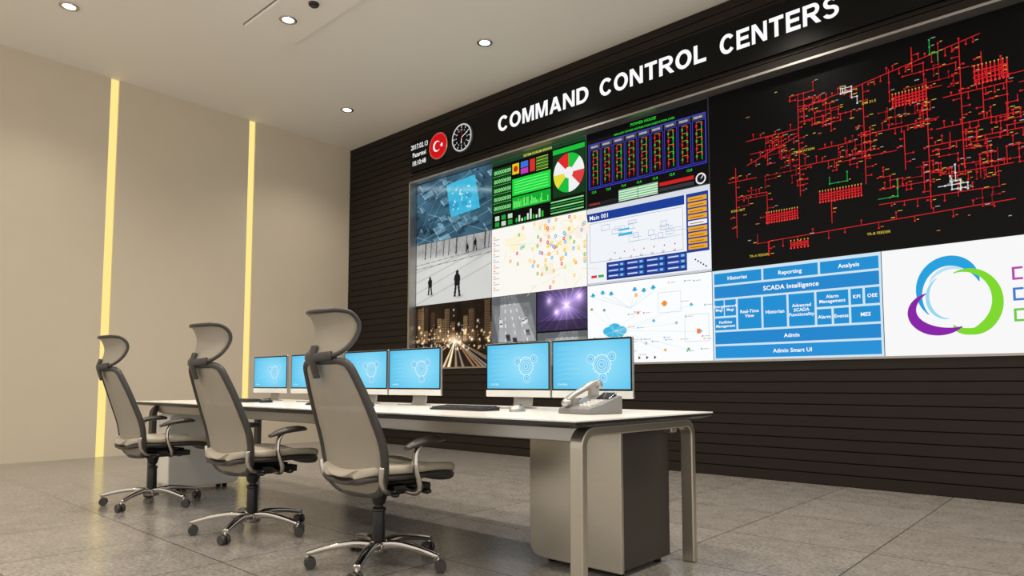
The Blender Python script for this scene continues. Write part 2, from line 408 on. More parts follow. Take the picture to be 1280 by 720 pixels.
def road(k0=0):
    h,w=70,110;U,V=UV(h,w);n=noise(h,w,8);A=col((.55,.56,.57),.6+.6*n)
    sk=.25 if k0 else -.2
    u=U-sk*(V-.4)
    m=(abs(u-.5)<.42*(1-V*.6)).astype(float);A=mix(A,(.74,.74,.75),m*.7)
    for c in(-.25,0,.25):A=mix(A,(.92,.92,.92),((abs(u-.5-c*(1-V*.7))<.010)&(np.sin(V*40)>0)).astype(float))
    for k in range(8):
        cx=.2+.6*RNG.rand();cy=RNG.rand()*.85;s=1-cy*.6
        m=((abs(u-cx)<.05*s)&(abs(V-cy)<.075*s)).astype(float);A=mix(A,random.choice([(.2,.2,.22),(.9,.9,.9),(.4,.4,.43)]),m*.85)
        m=((abs(u-cx)<.04*s)&(abs(V-cy-.02)<.02*s)).astype(float);A=mix(A,(.15,.15,.17),m*.8)
    m=((V>.82)|(u<.08)|(u>.95)).astype(float);A=mix(A,(.3,.32,.34),m*.6*(.5+n))
    return A
def tunnel():
    h,w=60,100;U,V=UV(h,w);A=col((.26,.21,.38),.6+.6*noise(h,w,6))
    for cx,cy,r in((.6,.6,.16),(.25,.75,.06),(.85,.8,.08),(.4,.45,.05)):
        d=np.sqrt((U-cx)**2+((V-cy)*.6)**2);A=A+col((.95,.85,1.),np.exp(-(d/r)**1.2)*.8)
    for a in np.linspace(-3,3,9):A=A+col((.5,.35,.8),np.exp(-((U-.6-a*(V-.6)*.5)/.012)**2)*.3)
    m=(V<.25).astype(float);A=mix(A,(.15,.12,.2),m*.5);return A

# ------------------------------------------------------------ video wall
vw=empty('video_wall',(NX0,YW,NZ0))
SW,SH=1.58,0.928;SX0=-7.82-NX0;SZ0=1.141-NZ0;SY=.12
mb=MB();w=.016;Wn=NX1-NX0;Hn=NZ1-NZ0
mb.box(-.02,w*.7,-.012,.14,-.012,Hn+.018);mb.box(Wn-w,Wn+.02,-.012,.14,-.012,Hn+.018);mb.box(0,Wn,-.012,.14,-.012,w*.6);mb.box(0,Wn,-.012,.14,Hn-w*.4,Hn+.018)
mb.obj('frame',M_silver,vw,bevel=.002)
mb=MB();mb.box(.012,Wn-.012,.122,.15,.01,Hn-.01);mb.obj('panel_housing',M_black,vw)
def place(cv,name,c,r): return cv.obj(name,vw,(SX0+c*SW+.003,SY,SZ0+r*SH+.003))
def C(cw=1,ch=1): return Canvas(SW*cw-.006,SH*ch-.006,160*cw,90*ch)
c=C();c.raster(site_blue(),0,0,160,90);place(c,'camera_feed_site',0,2)
c=C();c.raster(snow(),0,0,160,90);place(c,'camera_feed_snow',0,1)
c=C();c.raster(city(),0,0,160,90);place(c,'camera_feed_city',0,0)
G=(20,200,40);K=(5,8,6)
c=C();c.rect(0,0,160,90,K)
c.rect(0,84,160,90,(30,60,40));c.text('SISTEM DURUM EKRANI',82,85.5,3,(230,230,90),'c')
for j in range(5):
    y=72-j*12
    c.rect(2,y-2,36,y+8,(18,60,30))
    for i in range(4): c.text('00',4+i*8,y,5,(150,255,150))
    c.rect(2,y-3,36,y-2.4,(90,200,90))
c.rect(38,66,50,80,(230,200,30));c.circle(44,73,4,(200,40,30));c.rect(53,72,66,80,(60,110,220));c.rect(53,64,66,71,(190,60,180));c.rect(69,64,78,80,(210,50,40))
for k in range(9):c.rect(80,63+k*2,100,64+k*2,(40,150,60) if k%2 else (180,200,60))
c.rect(38,38,104,60,(25,215,60));c.rect(38,20,104,36,(15,170,50))
for k in range(30):
    x=40+k*2.1;c.rect(x,22,x+1.2,22+RNG.rand()*12,(120,255,120))
for k in range(5):c.rect(42,41+k*3.6,100,42+k*3.6,(120,255,140))
c.rect(108,22,158,82,(14,55,26));c.rect(108,76,158,82,(20,190,60))
cols=[(240,240,240),(20,190,60),(220,40,40),(240,240,240),(230,220,60),(20,190,60),(240,240,240),(220,60,60)]
for k in range(8):c.sector(133,50,24,k*45,k*45+45,cols[k])
c.circle(133,50,7,(240,240,240))
for k in range(3):
    for q in range(2):c.rect(6+k*12,2+q*8,14+k*12,8+q*8,(200,220,200) if (k+q)%2 else (30,160,60))
for k in range(10):c.rect(44+k*5,3,47+k*5,6+RNG.rand()*11,(220,230,220) if k%3 else G)
for k in range(5):c.rect(104,3+k*3.4,156,4.6+k*3.4,(25,140,50) if k%2 else (150,220,150))
c.frame(0,0,160,90,.6,(40,120,60));place(c,'dashboard_alarms',1,2)
c=C();c.rect(0,0,160,90,(250,248,240))
for k in range(16):
    x,y=random.uniform(25,150),random.uniform(5,80);c.poly([(x,y),(x+random.uniform(8,22),y+random.uniform(-5,5)),(x+random.uniform(8,22),y+random.uniform(8,16)),(x-4,y+9)],random.choice([(252,244,215),(244,248,232),(250,240,225)]))
for k in range(22):
    x,y=random.uniform(20,155),random.uniform(4,86);c.line(x,y,x+random.uniform(-30,30),y+random.uniform(-16,16),.5,(235,215,170))
for k in range(10):c.rect(3,8+k*7.4,14,9.2+k*7.4,(190,190,200));c.circle(5,11.6+k*7.4,1.2,random.choice([(240,150,60),(240,90,90),(120,180,240)]))
for k in range(80):
    x=min(157,max(20,random.gauss(108,30)));y=min(86,max(4,random.gauss(52,22)));cc=random.choice([(245,200,60),(245,170,60),(120,190,240),(230,90,110),(150,200,90),(250,215,90)])
    c.circle(x,y,2.1,cc,10,2.5);c.circle(x,y,.8,(255,255,255),8)
place(c,'map_display',1,1)
c=C();c.rect(0,0,160,90,(10,10,12));c.raster(road(0),0,30,79,90);c.raster(tunnel(),81,41,160,90);c.raster(road(1),0,0,79,29);c.raster(road(1),81,0,160,39);place(c,'camera_feed_quad',1,0)
c=C();c.rect(0,0,160,90,(4,4,6));c.text('POWER HOUSE',80,84,3.2,(40,220,60),'c');c.text('400/6.6KV POWER DISTRIBUTION SUBSTATION LINES',80,78.5,2.2,(40,220,60),'c')
c.frame(3,22,157,76,.9,(60,60,210))
for k in range(9):
    x=5+k*17;c.rect(x,70,x+15,75,(70,70,90));c.text('FEEDER',x+2,71.3,2,(230,230,230));c.frame(x,24,x+15.5,69,.5,(70,70,220))
    c.line(x+5,27,x+5,67,.8,(205,30,30));c.line(x+11,27,x+11,67,.8,(205,30,30) if k%2 else (40,200,60))
    for q in range(5):
        y=30+q*8;c.rect(x+4,y,x+6,y+2.4,(30,180,60) if (k+q)%3 else (220,40,40));c.rect(x+10,y+2,x+12,y+4.4,(30,180,60) if (k*q)%4 else (220,40,40));c.line(x+5,y+5,x+11,y+5,.4,(180,180,60))
for k in range(7):c.text('12.8',8+k*21,17,2.6,(50,220,60))
c.rect(46,1,98,14,(215,235,215))
for k in range(5):c.rect(46,2+k*2.7,98,3+k*2.7,(60,170,90))
c.line(72,1,72,14,.7,(60,120,70));c.rect(2,2,44,6,(30,30,34));c.text('SYSTEM OK',4,3,2,(230,60,50))
c.rect(100,8,142,12,(200,30,30));c.rect(100,2,142,6,(50,50,55));c.circle(150,7,6,(235,235,235));c.circle(150,7,4.4,(25,25,30));c.line(150,7,153,10,.8,(240,240,240))
c.frame(0,0,160,90,.5,(70,70,75));place(c,'dashboard_power_feeders',2,2)
c=C();c.rect(0,0,160,90,(240,243,248));c.rect(0,84,160,90,(215,220,228));c.rect(0,74,130,84,(20,60,150));c.text('Main 001',4,76.5,5,(255,255,255));c.rect(132,22,158,84,(20,60,150))
for k in range(9):c.rect(134,25+k*6.3,156,29.8+k*6.3,(235,165,40) if k not in(4,) else (240,240,240));c.rect(136,26.6+k*6.3,152,27.4+k*6.3,(150,90,10))
c.frame(4,26,128,72,.5,(150,165,190))
for k in range(14):
    x=random.uniform(10,110);y=random.uniform(42,66);c.frame(x,y,x+random.uniform(6,14),y+random.uniform(3,7),.4,random.choice([(140,180,220),(130,150,190),(150,200,215)]));c.line(x,y,x+random.uniform(5,30),y,.35,(150,165,190))
c.rect(45,52,64,55,(60,180,220));c.rect(45,58,60,60,(60,180,220))
c.rect(28,4,132,24,(20,45,120))
for k in range(4):
    for q in range(3):
        c.rect(30+k*26,6+q*6,53+k*26,10.4+q*6,(45,80,170));c.rect(31+k*26,7.6+q*6,44+k*26,8.8+q*6,(220,230,250));c.rect(47+k*26,7+q*6,51+k*26,9.4+q*6,(120,200,240))
for k in range(7):c.text('L%d'%k,32+k*14,26.5,2.2,(40,60,120));c.circle(40+k*13,34,.9,(220,50,50),8)
c.rect(6,8,14,11,(220,50,50));c.rect(16,8,24,11,(40,180,80));c.rect(0,0,160,2.4,(200,205,214))
for k in range(5):c.circle(142+3*k,14-k*2,1,(30,50,110),8)
place(c,'process_overview_display',2,1)
c=C();c.rect(0,0,160,90,(250,252,254))
def node(x,y,s,cc):
    c.poly([(x-s,y),(x,y-s*.55),(x+s,y),(x,y+s*.55)],cc);c.rect(x-s*.4,y,x+s*.4,y+s*.7,tuple(int(q*.8) for q in cc))
for k,x in enumerate((8,22,34,66,78,90)):
    node(x,78+(k%2)*2,4,(70,190,230));c.line(x,76,60,60,.4,(195,222,235))
for x,y,r in((30,36,8),(38,39,9),(47,36,8),(38,33,8),(32,33,6),(45,32,6)):c.circle(x,y,r,(60,185,225),18,r*.62)
for x,y in((6,62),(24,60),(10,28),(24,12),(60,14),(80,20),(104,12),(118,40),(136,58),(146,30),(90,44),(70,54),(132,12)):
    node(x,y,2.8,random.choice([(90,200,235),(140,160,180),(235,150,100),(250,200,110),(120,200,120),(200,210,225)]));c.line(x,y,38,36,.3,(205,225,235))
for k in range(26):
    x=random.uniform(55,156);y=random.uniform(8,84);c.circle(x,y,1.0,random.choice([(230,110,90),(90,180,220),(245,190,90),(120,195,140),(160,160,170)]),8);c.rect(x+2,y-.4,x+8,y+.3,(185,190,200))
c.frame(128,20,156,48,.4,(190,200,215));c.frame(96,52,124,74,.4,(190,200,215))
c.circle(104,62,3,(245,140,40));c.rect(142,28,146,33,(240,130,70));c.rect(66,72,70,76,(250,190,120))
for k in range(4):c.poly([(60+k*10,3),(63+k*10,5),(60+k*10,7)],(40,50,60))
place(c,'network_diagram_display',2,0)
c=C();c.rect(0,0,160,90,(205,228,242));B1=(26,142,210);Wt=(255,255,255)
def blk(x0,y0,x1,y1,t,h=3.6,cc=B1):
    c.rect(x0,y0,x1,y1,cc);ls=t.split('|');n=len(ls)
    for i,l in enumerate(ls):c.text(l,(x0+x1)/2,(y0+y1)/2-h/2+((n-1)/2-i)*h*1.45,h,Wt,'c',bold=.022)
blk(2,76,52,87,'Histories');blk(54,76,106,87,'Reporting');blk(108,76,158,87,'Analysis')
blk(2,62,158,74,'SCADA Intelligence',4.2,(30,134,205))
blk(2,44,12,60,'Energy|Mngt',2.5);blk(13,44,25,60,'Network|Mngt',2.5);blk(2,30,25,42,'Facilities|Management',2.6)
blk(27,30,51,60,'Real-Time|View',3);blk(53,30,76,60,'Historian',3.2);blk(78,30,102,60,'Advanced|SCADA|Functionality',2.9)
blk(104,46,132,60,'Alarm|Management',2.9);blk(104,30,117,44,'Alarm',3);blk(119,30,132,44,'Events',3);blk(134,46,144,60,'KPI',3);blk(146,46,158,60,'OEE',3);blk(134,30,158,44,'MES',3.2)
blk(2,16,158,28,'Admin',3.6,(30,134,205));blk(2,2,158,14,'Admin Smart UI',3.6,(36,144,214))
place(c,'architecture_block_display',3,0)
c=C();c.rect(0,0,160,90,(247,247,248))
def rib(fn,wf,cc,n=36):
    c.ribbon([fn(i/n) for i in range(n+1)],[wf(i/n) for i in range(n+1)],cc)
cx,cy=50,45
def ea(x,y,rx,ry,a0,a1,rt=0):
    def f(t):
        q=math.radians(a0+(a1-a0)*t);r=math.radians(rt);X=rx*math.cos(q);Y=ry*math.sin(q)
        return(x+X*math.cos(r)-Y*math.sin(r),y+X*math.sin(r)+Y*math.cos(r))
    return f
def tap(W,pk=.5):
    def f(t):
        u=.5*t/pk if t<pk else .5+.5*(t-pk)/(1-pk);return W*math.sin(math.pi*min(.99,max(.01,u)))**.8+.3
    return f
rib(ea(cx,cy+6,22,25,225,15),tap(8,.7),(30,160,220))
rib(ea(cx+11,cy-3,22,25,110,-95),tap(8,.75),(125,215,40))
rib(ea(cx+13,cy-20,11,7,-20,-170),tap(5),(125,215,40))
rib(ea(cx-5,cy-9,23,17,120,305),tap(8,.6),(135,30,165))
rib(ea(cx-1,cy+2,15,18,120,270),tap(2.6),(150,215,240))
rib(ea(cx+2,cy+8,17,17,160,60),tap(2.4),(190,225,240))
def blockword(x,y,w,h,cc,t=1.7):
    # squared outline letters: C O N T R O L style
    lw=w/7*.78;st=w/7
    for i,ch in enumerate('CONTROL'):
        a=x+i*st;e=a+lw
        if ch=='C':c.rect(a,y,a+t,y+h,cc);c.rect(a,y,e,y+t,cc);c.rect(a,y+h-t,e,y+h,cc)
        if ch=='O':c.frame(a,y,e,y+h,t,cc)
        if ch=='N':c.rect(a,y,a+t,y+h,cc);c.rect(e-t,y,e,y+h,cc);c.rect(a,y+h-t,e,y+h,cc)
        if ch=='T':c.rect(a,y+h-t,e,y+h,cc);c.rect((a+e-t)/2,y,(a+e+t)/2,y+h,cc)
        if ch=='R':c.rect(a,y,a+t,y+h,cc);c.frame(a,y+h*.42,e,y+h,t,cc);c.line(a+t,y+h*.42,e-t/2,y,t,cc)
        if ch=='L':c.rect(a,y,a+t,y+h,cc);c.rect(a,y,e,y+t,cc)
blockword(93,56,62,10,(180,70,170));blockword(93,40,62,10,(60,120,210));blockword(93,24,62,10,(110,200,60))
place(c,'logo_display',4,0)
c=C();c.rect(0,0,160,90,(242,245,248));c.rect(0,80,160,90,(26,142,210));c.text('Trend',6,83,4,(255,255,255))
for k in range(7):c.line(10,12+k*9,152,12+k*9,.4,(200,205,212))
for cc in((26,142,210),(130,200,60),(200,60,60)):
    p=[(10+i*7,40+14*math.sin(i*.6+cc[0])+random.uniform(-4,4)) for i in range(21)];c.path(p,.9,cc)
place(c,'trend_chart_display',5,0)
c=C(3,2);R=(205,30,36);R2=(150,20,24);Y=(205,180,60);Wh=(215,215,215);Gn=(30,160,70)
c.rect(0,0,480,180,(3,3,4))
def tick(x,y,cc=R):
    c.rect(x-.7,y-.7,x+.7,y+.7,cc)
    if random.random()<.45:c.rect(x+1.4,y+.7,x+1.4+random.uniform(1.5,3.5),y+1.25,random.choice([Y,Y,(170,170,170),(210,110,50)]))
def walk(x,y,n,cc,w=.5,d=None,step=(4,14),depth=0,box=(20,4,476,176)):
    d=d or random.choice([(1,0),(-1,0),(0,1),(0,-1)])
    for k in range(n):
        s=random.uniform(*step);nx=min(box[2],max(box[0],x+d[0]*s));ny=min(box[3],max(box[1],y+d[1]*s))
        c.line(x,y,nx,ny,w,cc);tick(nx,ny,cc)
        if depth<2 and random.random()<.45:
            dd=(d[1],d[0]) if random.random()<.5 else(-d[1],-d[0]);walk(nx,ny,random.randint(1,3),cc,w*.9,dd,(3,8),depth+1,box)
        x,y=nx,ny
        if random.random()<.5:d=(d[1],d[0]) if random.random()<.5 else(-d[1],-d[0])
    return x,y
def bus(x0,y0,x1,y1,cc=R,sp=5):
    c.line(x0,y0,x1,y1,.65,cc);L_=math.hypot(x1-x0,y1-y0);n=int(L_/sp)
    for i in range(1,n):
        t=i/n;x=x0+(x1-x0)*t;y=y0+(y1-y0)*t;l=random.uniform(2.5,7)*random.choice([-1,1])
        if abs(x1-x0)>abs(y1-y0):c.line(x,y,x,y+l,.45,cc);tick(x,y+l,cc)
        else:c.line(x,y,x+l,y,.45,cc);tick(x+l,y,cc)
def cluster(x,y,w,h,n):
    for i in range(n):
        xx=x-w/2+w*i/(n-1);c.line(xx,y-h/2,xx,y+h/2,.95,R);c.rect(xx-.8,y-h/2-1.5,xx+.8,y-h/2,(230,60,50));c.rect(xx-.5,y+h/2,xx+.5,y+h/2+1.0,Y)
    for q in(-.3,-.05,.2):c.line(x-w/2,y+h*q,x+w/2,y+h*q,.9,R)
bus(92,60,92,150);bus(40,100,92,118);bus(28,70,60,70,sp=8);bus(28,30,28,100,sp=9);bus(92,88,150,88);bus(150,60,150,150,sp=7);bus(60,22,258,28,sp=14)
bus(92,142,150,150);bus(40,124,92,124,sp=7);bus(150,104,200,104);bus(200,30,200,140,sp=7);bus(200,82,300,82);bus(225,60,225,165,sp=7);bus(150,150,240,165)
bus(60,38,60,70,sp=8);bus(60,8,60,22);bus(120,30,120,60,sp=8);bus(160,40,240,40,sp=9);bus(240,95,240,150);bus(20,86,50,86,sp=8)
bus(182,66,182,100,sp=6);bus(212,120,260,120,sp=6);bus(206,95,260,95,sp=6);bus(215,56,258,56,sp=6);bus(190,148,190,170,sp=6);bus(110,100,140,100,sp=6)
cluster(74,45,30,9,13);cluster(128,56,36,9,15);cluster(187,128,26,10,11);cluster(246,132,22,14,9);cluster(90,16,16,6,6);cluster(320,90,40,12,14);cluster(410,120,30,10,12)
for x,y in((44,110),(60,118),(84,100),(96,130),(112,145),(140,120),(160,96),(176,84),(190,66),(206,104),(216,90),(232,140),(210,158),(236,48),(220,36),(176,50),(100,70),(34,60),(50,30),(128,100),(248,70),(244,110),(70,96),(118,124),(166,112),(172,156),(196,44),(254,56),(230,78),(212,130)):
    walk(x,y,random.randint(3,6),R if random.random()<.8 else R2)
for k in range(22):walk(random.uniform(258,460),random.uniform(15,165),random.randint(3,7),R)
for x,y in((136,152),(216,52),(206,46)):walk(x,y,5,Wh,.6,None,(3,8),1)
for x,y in((160,44),(120,72),(210,150)):walk(x,y,4,Gn,.6,None,(4,10),2)
for k in range(50):
    x=random.uniform(30,470);y=random.uniform(8,172);c.rect(x,y,x+random.uniform(1.5,4),y+.7,random.choice([Y,(190,110,50),(160,160,160)]))
for t,x,y in(('TM STATION',88,100),('DM 31.5',150,130),('TR-A FEEDER',42,8),('TR-B FEEDER',150,14),('KOK HAT',24,55)):c.text(t,x,y,2.2,Y)
place(c,'grid_network_display',3,1)

# ------------------------------------------------------------ sign banner
sg=empty('sign_banner',(-7.80,YW,4.076))
mb=MB();mb.box(0,10.2,-.035,0,0,.50);mb.obj('panel',M_sign,sg,bevel=.003)
c=Canvas(10.2,.5,1020,50)
for t,a,b_ in(('COMMAND',182,329),('CONTROL',345,478),('CENTERS',493,607)):c.grotesk(t,a,b_,17,20,(252,252,252))
c.text('2017.02.13',2,34.5,7.2,(250,250,250),bold=.014,w=38);c.text('Pazartesi',6,22.5,6.8,(250,250,250),bold=.014,w=30);c.text('18:10:48',6,9.5,7.2,(250,250,250),bold=.014,w=30)
c.obj('lettering',sg,(0,-.0365,0))
def disc(name,x,z,r,bodymat,draw):
    e=empty(name,(x,YW-.035,z));m=MB();m.cyl((0,0,0),(0,-.03,0),r,r*.985,n=40);m.obj('body',bodymat,e,bevel=.003)
    cc=Canvas(2*r,2*r,100,100);draw(cc);cc.obj('face',e,(-r,-.0315,-r));return e
def flag(cc):
    cc.circle(50,50,47,(225,60,45),40);cc.circle(50,50,43,(205,16,22),40)
    cc.circle(43,50,20,(250,250,250),30);cc.circle(48,50,16,(205,16,22),30)
    P=[];
    for k in range(10):
        q=math.radians(180+36*k);r=9.5 if k%2==0 else 3.8;P.append((69+r*math.cos(q),50+r*math.sin(q)))
    cc._add([(69,50)]+P,[(0,i+1,(i+1)%10+1) for i in range(10)],(250,250,250))
disc('flag_roundel',-7.14,4.335,.2,M_chrome,flag)
def clk(cc):
    cc.circle(50,50,47,(215,215,215),40);cc.circle(50,50,43,(12,12,14),40)
    for k in range(12):
        q=math.radians(30*k);cc.line(50+34*math.cos(q),50+34*math.sin(q),50+41*math.cos(q),50+41*math.sin(q),2.6,(240,240,240))
    for k in range(12):
        q=math.radians(90-30*(k+1));cc.text(str(k+1),50+27*math.cos(q),50+27*math.sin(q)-3,6,(230,230,230),'c')
    q=math.radians(90-185);cc.line(50,50,50+20*math.cos(q),50+20*math.sin(q),3.4,(250,250,250));q=math.radians(90-62);cc.line(50,50,50+33*math.cos(q),50+33*math.sin(q),2.4,(250,250,250))
    cc.line(50,38,50,82,1,(220,40,30));cc.circle(50,50,3,(220,40,30))
disc('wall_clock',-6.65,4.335,.205,M_silver,clk)

# ------------------------------------------------------------ ceiling fixtures
M_bulb=emis('lamp_glow',(1,.95,.88),9)
dl=[(-7.92,1.92),(-6.40,3.54),(-5.23,5.34),(-8.02,5.38),(-2.4,5.34),(-3.4,3.54),(-5.1,1.92),(-2.2,1.92),(0.4,5.34),(-.4,3.54),(.6,1.2),(-7.9,-.6),(-5,-.6),(-2,-.6)]
PT=.04
for i,(x,y) in enumerate(dl):
    e=empty('ceiling_downlight' if i==0 else 'ceiling_downlight.%03d'%i,(x,y,H-PT if abs(y-3.54)<.01 and x in(-6.40,-3.4) else H))
    m=MB();m.tube([(.075*math.cos(2*math.pi*k/24),.075*math.sin(2*math.pi*k/24),-.006) for k in range(24)],.008,.018,closed=True,up=(0,0,1),n=8);m.obj('trim_ring',M_chrome,e)
    m=MB();m.cyl((0,0,-.001),(0,0,-.006),.06,.05,n=24);m.obj('lamp_lens',M_bulb,e)
    ld=bpy.data.lights.new('beam','SPOT');ld.energy=130 if x<-7.5 else 240;ld.spot_size=math.radians(130);ld.spot_blend=.9;ld.shadow_soft_size=.09;ld.color=(1,.91,.79)
    lo=bpy.data.objects.new('beam',ld);link(lo,e);lo.location=(0,0,-.03)
cp=empty('ceiling_service_panel',(-6.9,3.30,H))
m=MB();m.box(0,5.2,0,.56,-PT,0);m.obj('plate',M_ceil,cp,bevel=.004)
m=MB();m.box(-.008,5.208,-.008,0,-.012,0);m.box(-.008,5.208,.56,.568,-.012,0);m.box(-.008,0,0,.56,-.012,0);m.box(5.2,5.208,0,.56,-.012,0);m.obj('edge_trim',M_grey,cp)
pm=empty('smoke_detector',(-5.93,3.56,H-PT));m=MB();m.cyl((0,0,0),(0,0,-.02),.055,.05,n=28);m.cyl((0,0,-.02),(0,0,-.035),.035,.03,n=24);m.obj('housing',M_dark,pm)

# ------------------------------------------------------------ desk
DX0,DX1,DY0,DY1,DZ=-6.33,-1.58,2.125,3.33,.757
dk=empty('control_desk',((DX0+DX1)/2,(DY0+DY1)/2,0));ox,oy=-(DX0+DX1)/2,-(DY0+DY1)/2
def dobj(m,name,mats,**k):
    o=m.obj(name,mats,dk,**k);o.location=(ox,oy,0);return o
m=MB();m.box(DX0+.003,DX1-.003,DY0+.003,DY1-.003,DZ-.006,DZ);dobj(m,'worktop',M_top)
m=MB()
V=[(DX0,DY0,DZ-.006),(DX1,DY0,DZ-.006),(DX1,DY1,DZ-.006),(DX0,DY1,DZ-.006),(DX0,DY0,DZ-.018),(DX1,DY0,DZ-.018),(DX1,DY1,DZ-.018),(DX0,DY1,DZ-.018),(DX0+.05,DY0+.05,DZ-.034),(DX1-.05,DY0+.05,DZ-.034),(DX1-.05,DY1-.05,DZ-.034),(DX0+.05,DY1-.05,DZ-.034)]
m.add(V,[(0,1,2,3),(0,4,5,1),(1,5,6,2),(2,6,7,3),(3,7,4,0),(4,8,9,5),(5,9,10,6),(6,10,11,7),(7,11,8,4),(8,11,10,9)]);dobj(m,'edge_band',M_black)
def arch(m,x0,x1,y0,y1,zt,r,t,mi=0):
    n=10;out=[(y0,0)];inn=[(y0+t,0)]
    for i in range(n+1):
        q=math.radians(180-90*i/n);out.append((y0+r+r*math.cos(q),zt-r+r*math.sin(q)));inn.append((y0+r+(r-t)*math.cos(q),zt-r+(r-t)*math.sin(q)))
    for i in range(n+1):
        q=math.radians(90-90*i/n);out.append((y1-r+r*math.cos(q),zt-r+r*math.sin(q)));inn.append((y1-r+(r-t)*math.cos(q),zt-r+(r-t)*math.sin(q)))
    out.append((y1,0));inn.append((y1-t,0));N=len(out)
    V=[(x0,)+p for p in out]+[(x0,)+p for p in inn]+[(x1,)+p for p in out]+[(x1,)+p for p in inn];F=[]
    for i in range(N-1):
        F+=[(i,i+1,N+i+1,N+i),(2*N+i,3*N+i,3*N+i+1,2*N+i+1),(i,2*N+i,2*N+i+1,i+1),(N+i,N+i+1,3*N+i+1,3*N+i)]
    F+=[(0,N,3*N,2*N),(N-1,3*N-1,4*N-1,2*N-1)]
    m.add(V,F,mi)
m=MB();arch(m,-1.70,-1.635,2.24,3.23,DZ-.034,.085,.04);dobj(m,'end_frame_right',M_steel,bevel=.006)
m=MB();arch(m,-6.27,-6.19,2.25,3.25,DZ-.034,.085,.04);dobj(m,'end_frame_left',M_dark,bevel=.006)
m=MB();m.box(-6.19,-1.70,2.30,2.36,.655,DZ-.034);m.box(-6.19,-1.70,3.10,3.16,.655,DZ-.034);dobj(m,'support_beams',M_silver,bevel=.006)
m=MB();m.box(-2.26,-1.745,2.705,3.15,.03,.70);dobj(m,'pedestal_body',M_cabd,bevel=.006)
m=MB();m.extr(rrect(-2.29,-1.735,.025,.705,.07,corners=(1,0,0,1)),'y',2.68,2.705);dobj(m,'pedestal_front',M_steel,bevel=.005)
m=MB()
for x in(-2.2,-1.8):
    for y in(2.76,3.1):m.cyl((x,y,0),(x,y,.03),.025)
for x in(-6.1,-5.98):
    for y in(2.45,2.8):m.cyl((x,y,0),(x,y,.03),.02)
dobj(m,'feet',M_black)
m=MB();m.extr(rrect(2.29,2.90,.025,.66,.06),'x',-6.17,-5.92);dobj(m,'pedestal_left',M_cabw,bevel=.012)

# ------------------------------------------------------------ monitors
def gear_screen(W,Hh,seed):
    rr=random.Random(seed);c=Canvas(W,Hh,100,56);h,w=24,40;U,V=UV(h,w)
    g=np.exp(-(((U-.6)/.55)**2+((V-.5)/.7)**2));A=np.stack([.30+.27*g,.73+.14*g,.91+.07*g],-1);c.raster(A,0,0,100,56)
    LC=(222,247,255);DC=(170,228,248)
    c.circle(65,28,9.5,(120,205,240),28)
    for r,w_ in((11,.9),(8.5,.5),(6,.8),(3,.7)):c.arc(65,28,r,w_,0,360,LC,36)
    for k in range(16):
        q=2*math.pi*k/16;c.line(65+11*math.cos(q),28+11*math.sin(q),65+12.6*math.cos(q),28+12.6*math.sin(q),1.1,LC)
    for a in(35,155,275):
        q=math.radians(a);x,y=65+15.5*math.cos(q),28+15.5*math.sin(q)
        c.circle(x,y,4.6,(110,200,238),22);c.arc(x,y,5,.7,0,360,LC,24);c.arc(x,y,2.6,.6,0,360,LC,18)
    for k in range(6):
        y=10+k*6;c.line(6,y,14,y+1.5,.3,DC);c.line(14,y+1.5,rr.uniform(24,40),y+1.5,.3,DC)
    for k in range(4):c.frame(8+k*7,46,13+k*7,50,.3,DC)
    c.text('CONTROL',6,4,2.2,(225,245,252));return c
mon=[(-2.657,3.0,.505,0),(-2.125,3.0,.53,0),(-4.17,3.0,.54,0),(-3.607,3.0,.55,0),(-5.58,3.0,.58,0),(-4.93,3.0,.58,0)]
for i,(x,y,w,rz) in enumerate(mon):
    e=empty('desktop_monitor' if i==0 else 'desktop_monitor.%03d'%i,(x,y,DZ),rz);z0,z1=.068,.392
    m=MB();m.extr(rrect(-w/2,w/2,z0,z1,.008,4),'y',-.004,.012);m.obj('housing',M_silver,e,bevel=.002)
    m=MB();m.extr(rrect(-w/2+.002,w/2-.002,z0+.040,z1-.002,.006,4),'y',-.0065,-.003);m.obj('bezel',M_gloss,e)
    m=MB();m.extr(rrect(-w/2,w/2,z0,z0+.040,.006,4,(1,1,0,0)),'y',-.0075,-.003);m.obj('chin',M_white,e,bevel=.0015)
    m=MB();m.ell((0,.022,(z0+z1)/2),(w*.42,.024,.13));m.obj('rear_shell',M_silver,e)
    c=gear_screen(w-.022,z1-z0-.062,i);c.obj('screen',e,(-(w-.022)/2,-.0075,z0+.050))
    m=MB();m.tube([(0,.045,.2),(0,.055,.12),(0,.05,.03),(0,.04,.006)],.005,.075,up=(0,1,0),n=14,boxy=True);m.extr(rrect(-.09,.09,-.075,.075,.01),'z',0,.007)
    m.obj('stand',M_silver,e,bevel=.001)

# ------------------------------------------------------------ keyboards, mice, phone
kb=[(-2.72,2.62),(-4.0,2.6),(-5.35,2.62)]
for i,(x,y) in enumerate(kb):
    e=empty('keyboard' if i==0 else 'keyboard.%03d'%i,(x,y,DZ),.04*(i-1))
    m=MB();m.extr([(-.07,0),(.07,0),(.07,.022),(-.07,.010)],'x',-.215,.215);m.obj('case',M_black,e,bevel=.002)
    m=MB()
    for r in range(5):
        for k in range(15):
            xx=-.205+k*.0275;yy=-.062+r*.025;zz=.0105+.012*(yy+.07)/.14;m.box(xx,xx+.024,yy,yy+.021,zz,zz+.006)
    m.obj('keys',M_key,e)
    e=empty('computer_mouse' if i==0 else 'computer_mouse.%03d'%i,(x+.38,y+.02,DZ))
    m=MB();m.ell((0,0,.002),(.032,.055,.034),flat_bottom=True);m.obj('shell',M_silver if i==0 else M_black,e)
    m=MB();m.cyl((-.004,.025,.031),(.004,.025,.031),.007);m.obj('wheel',M_black,e)
e=empty('desk_telephone',(-1.93,2.72,DZ),-.25)
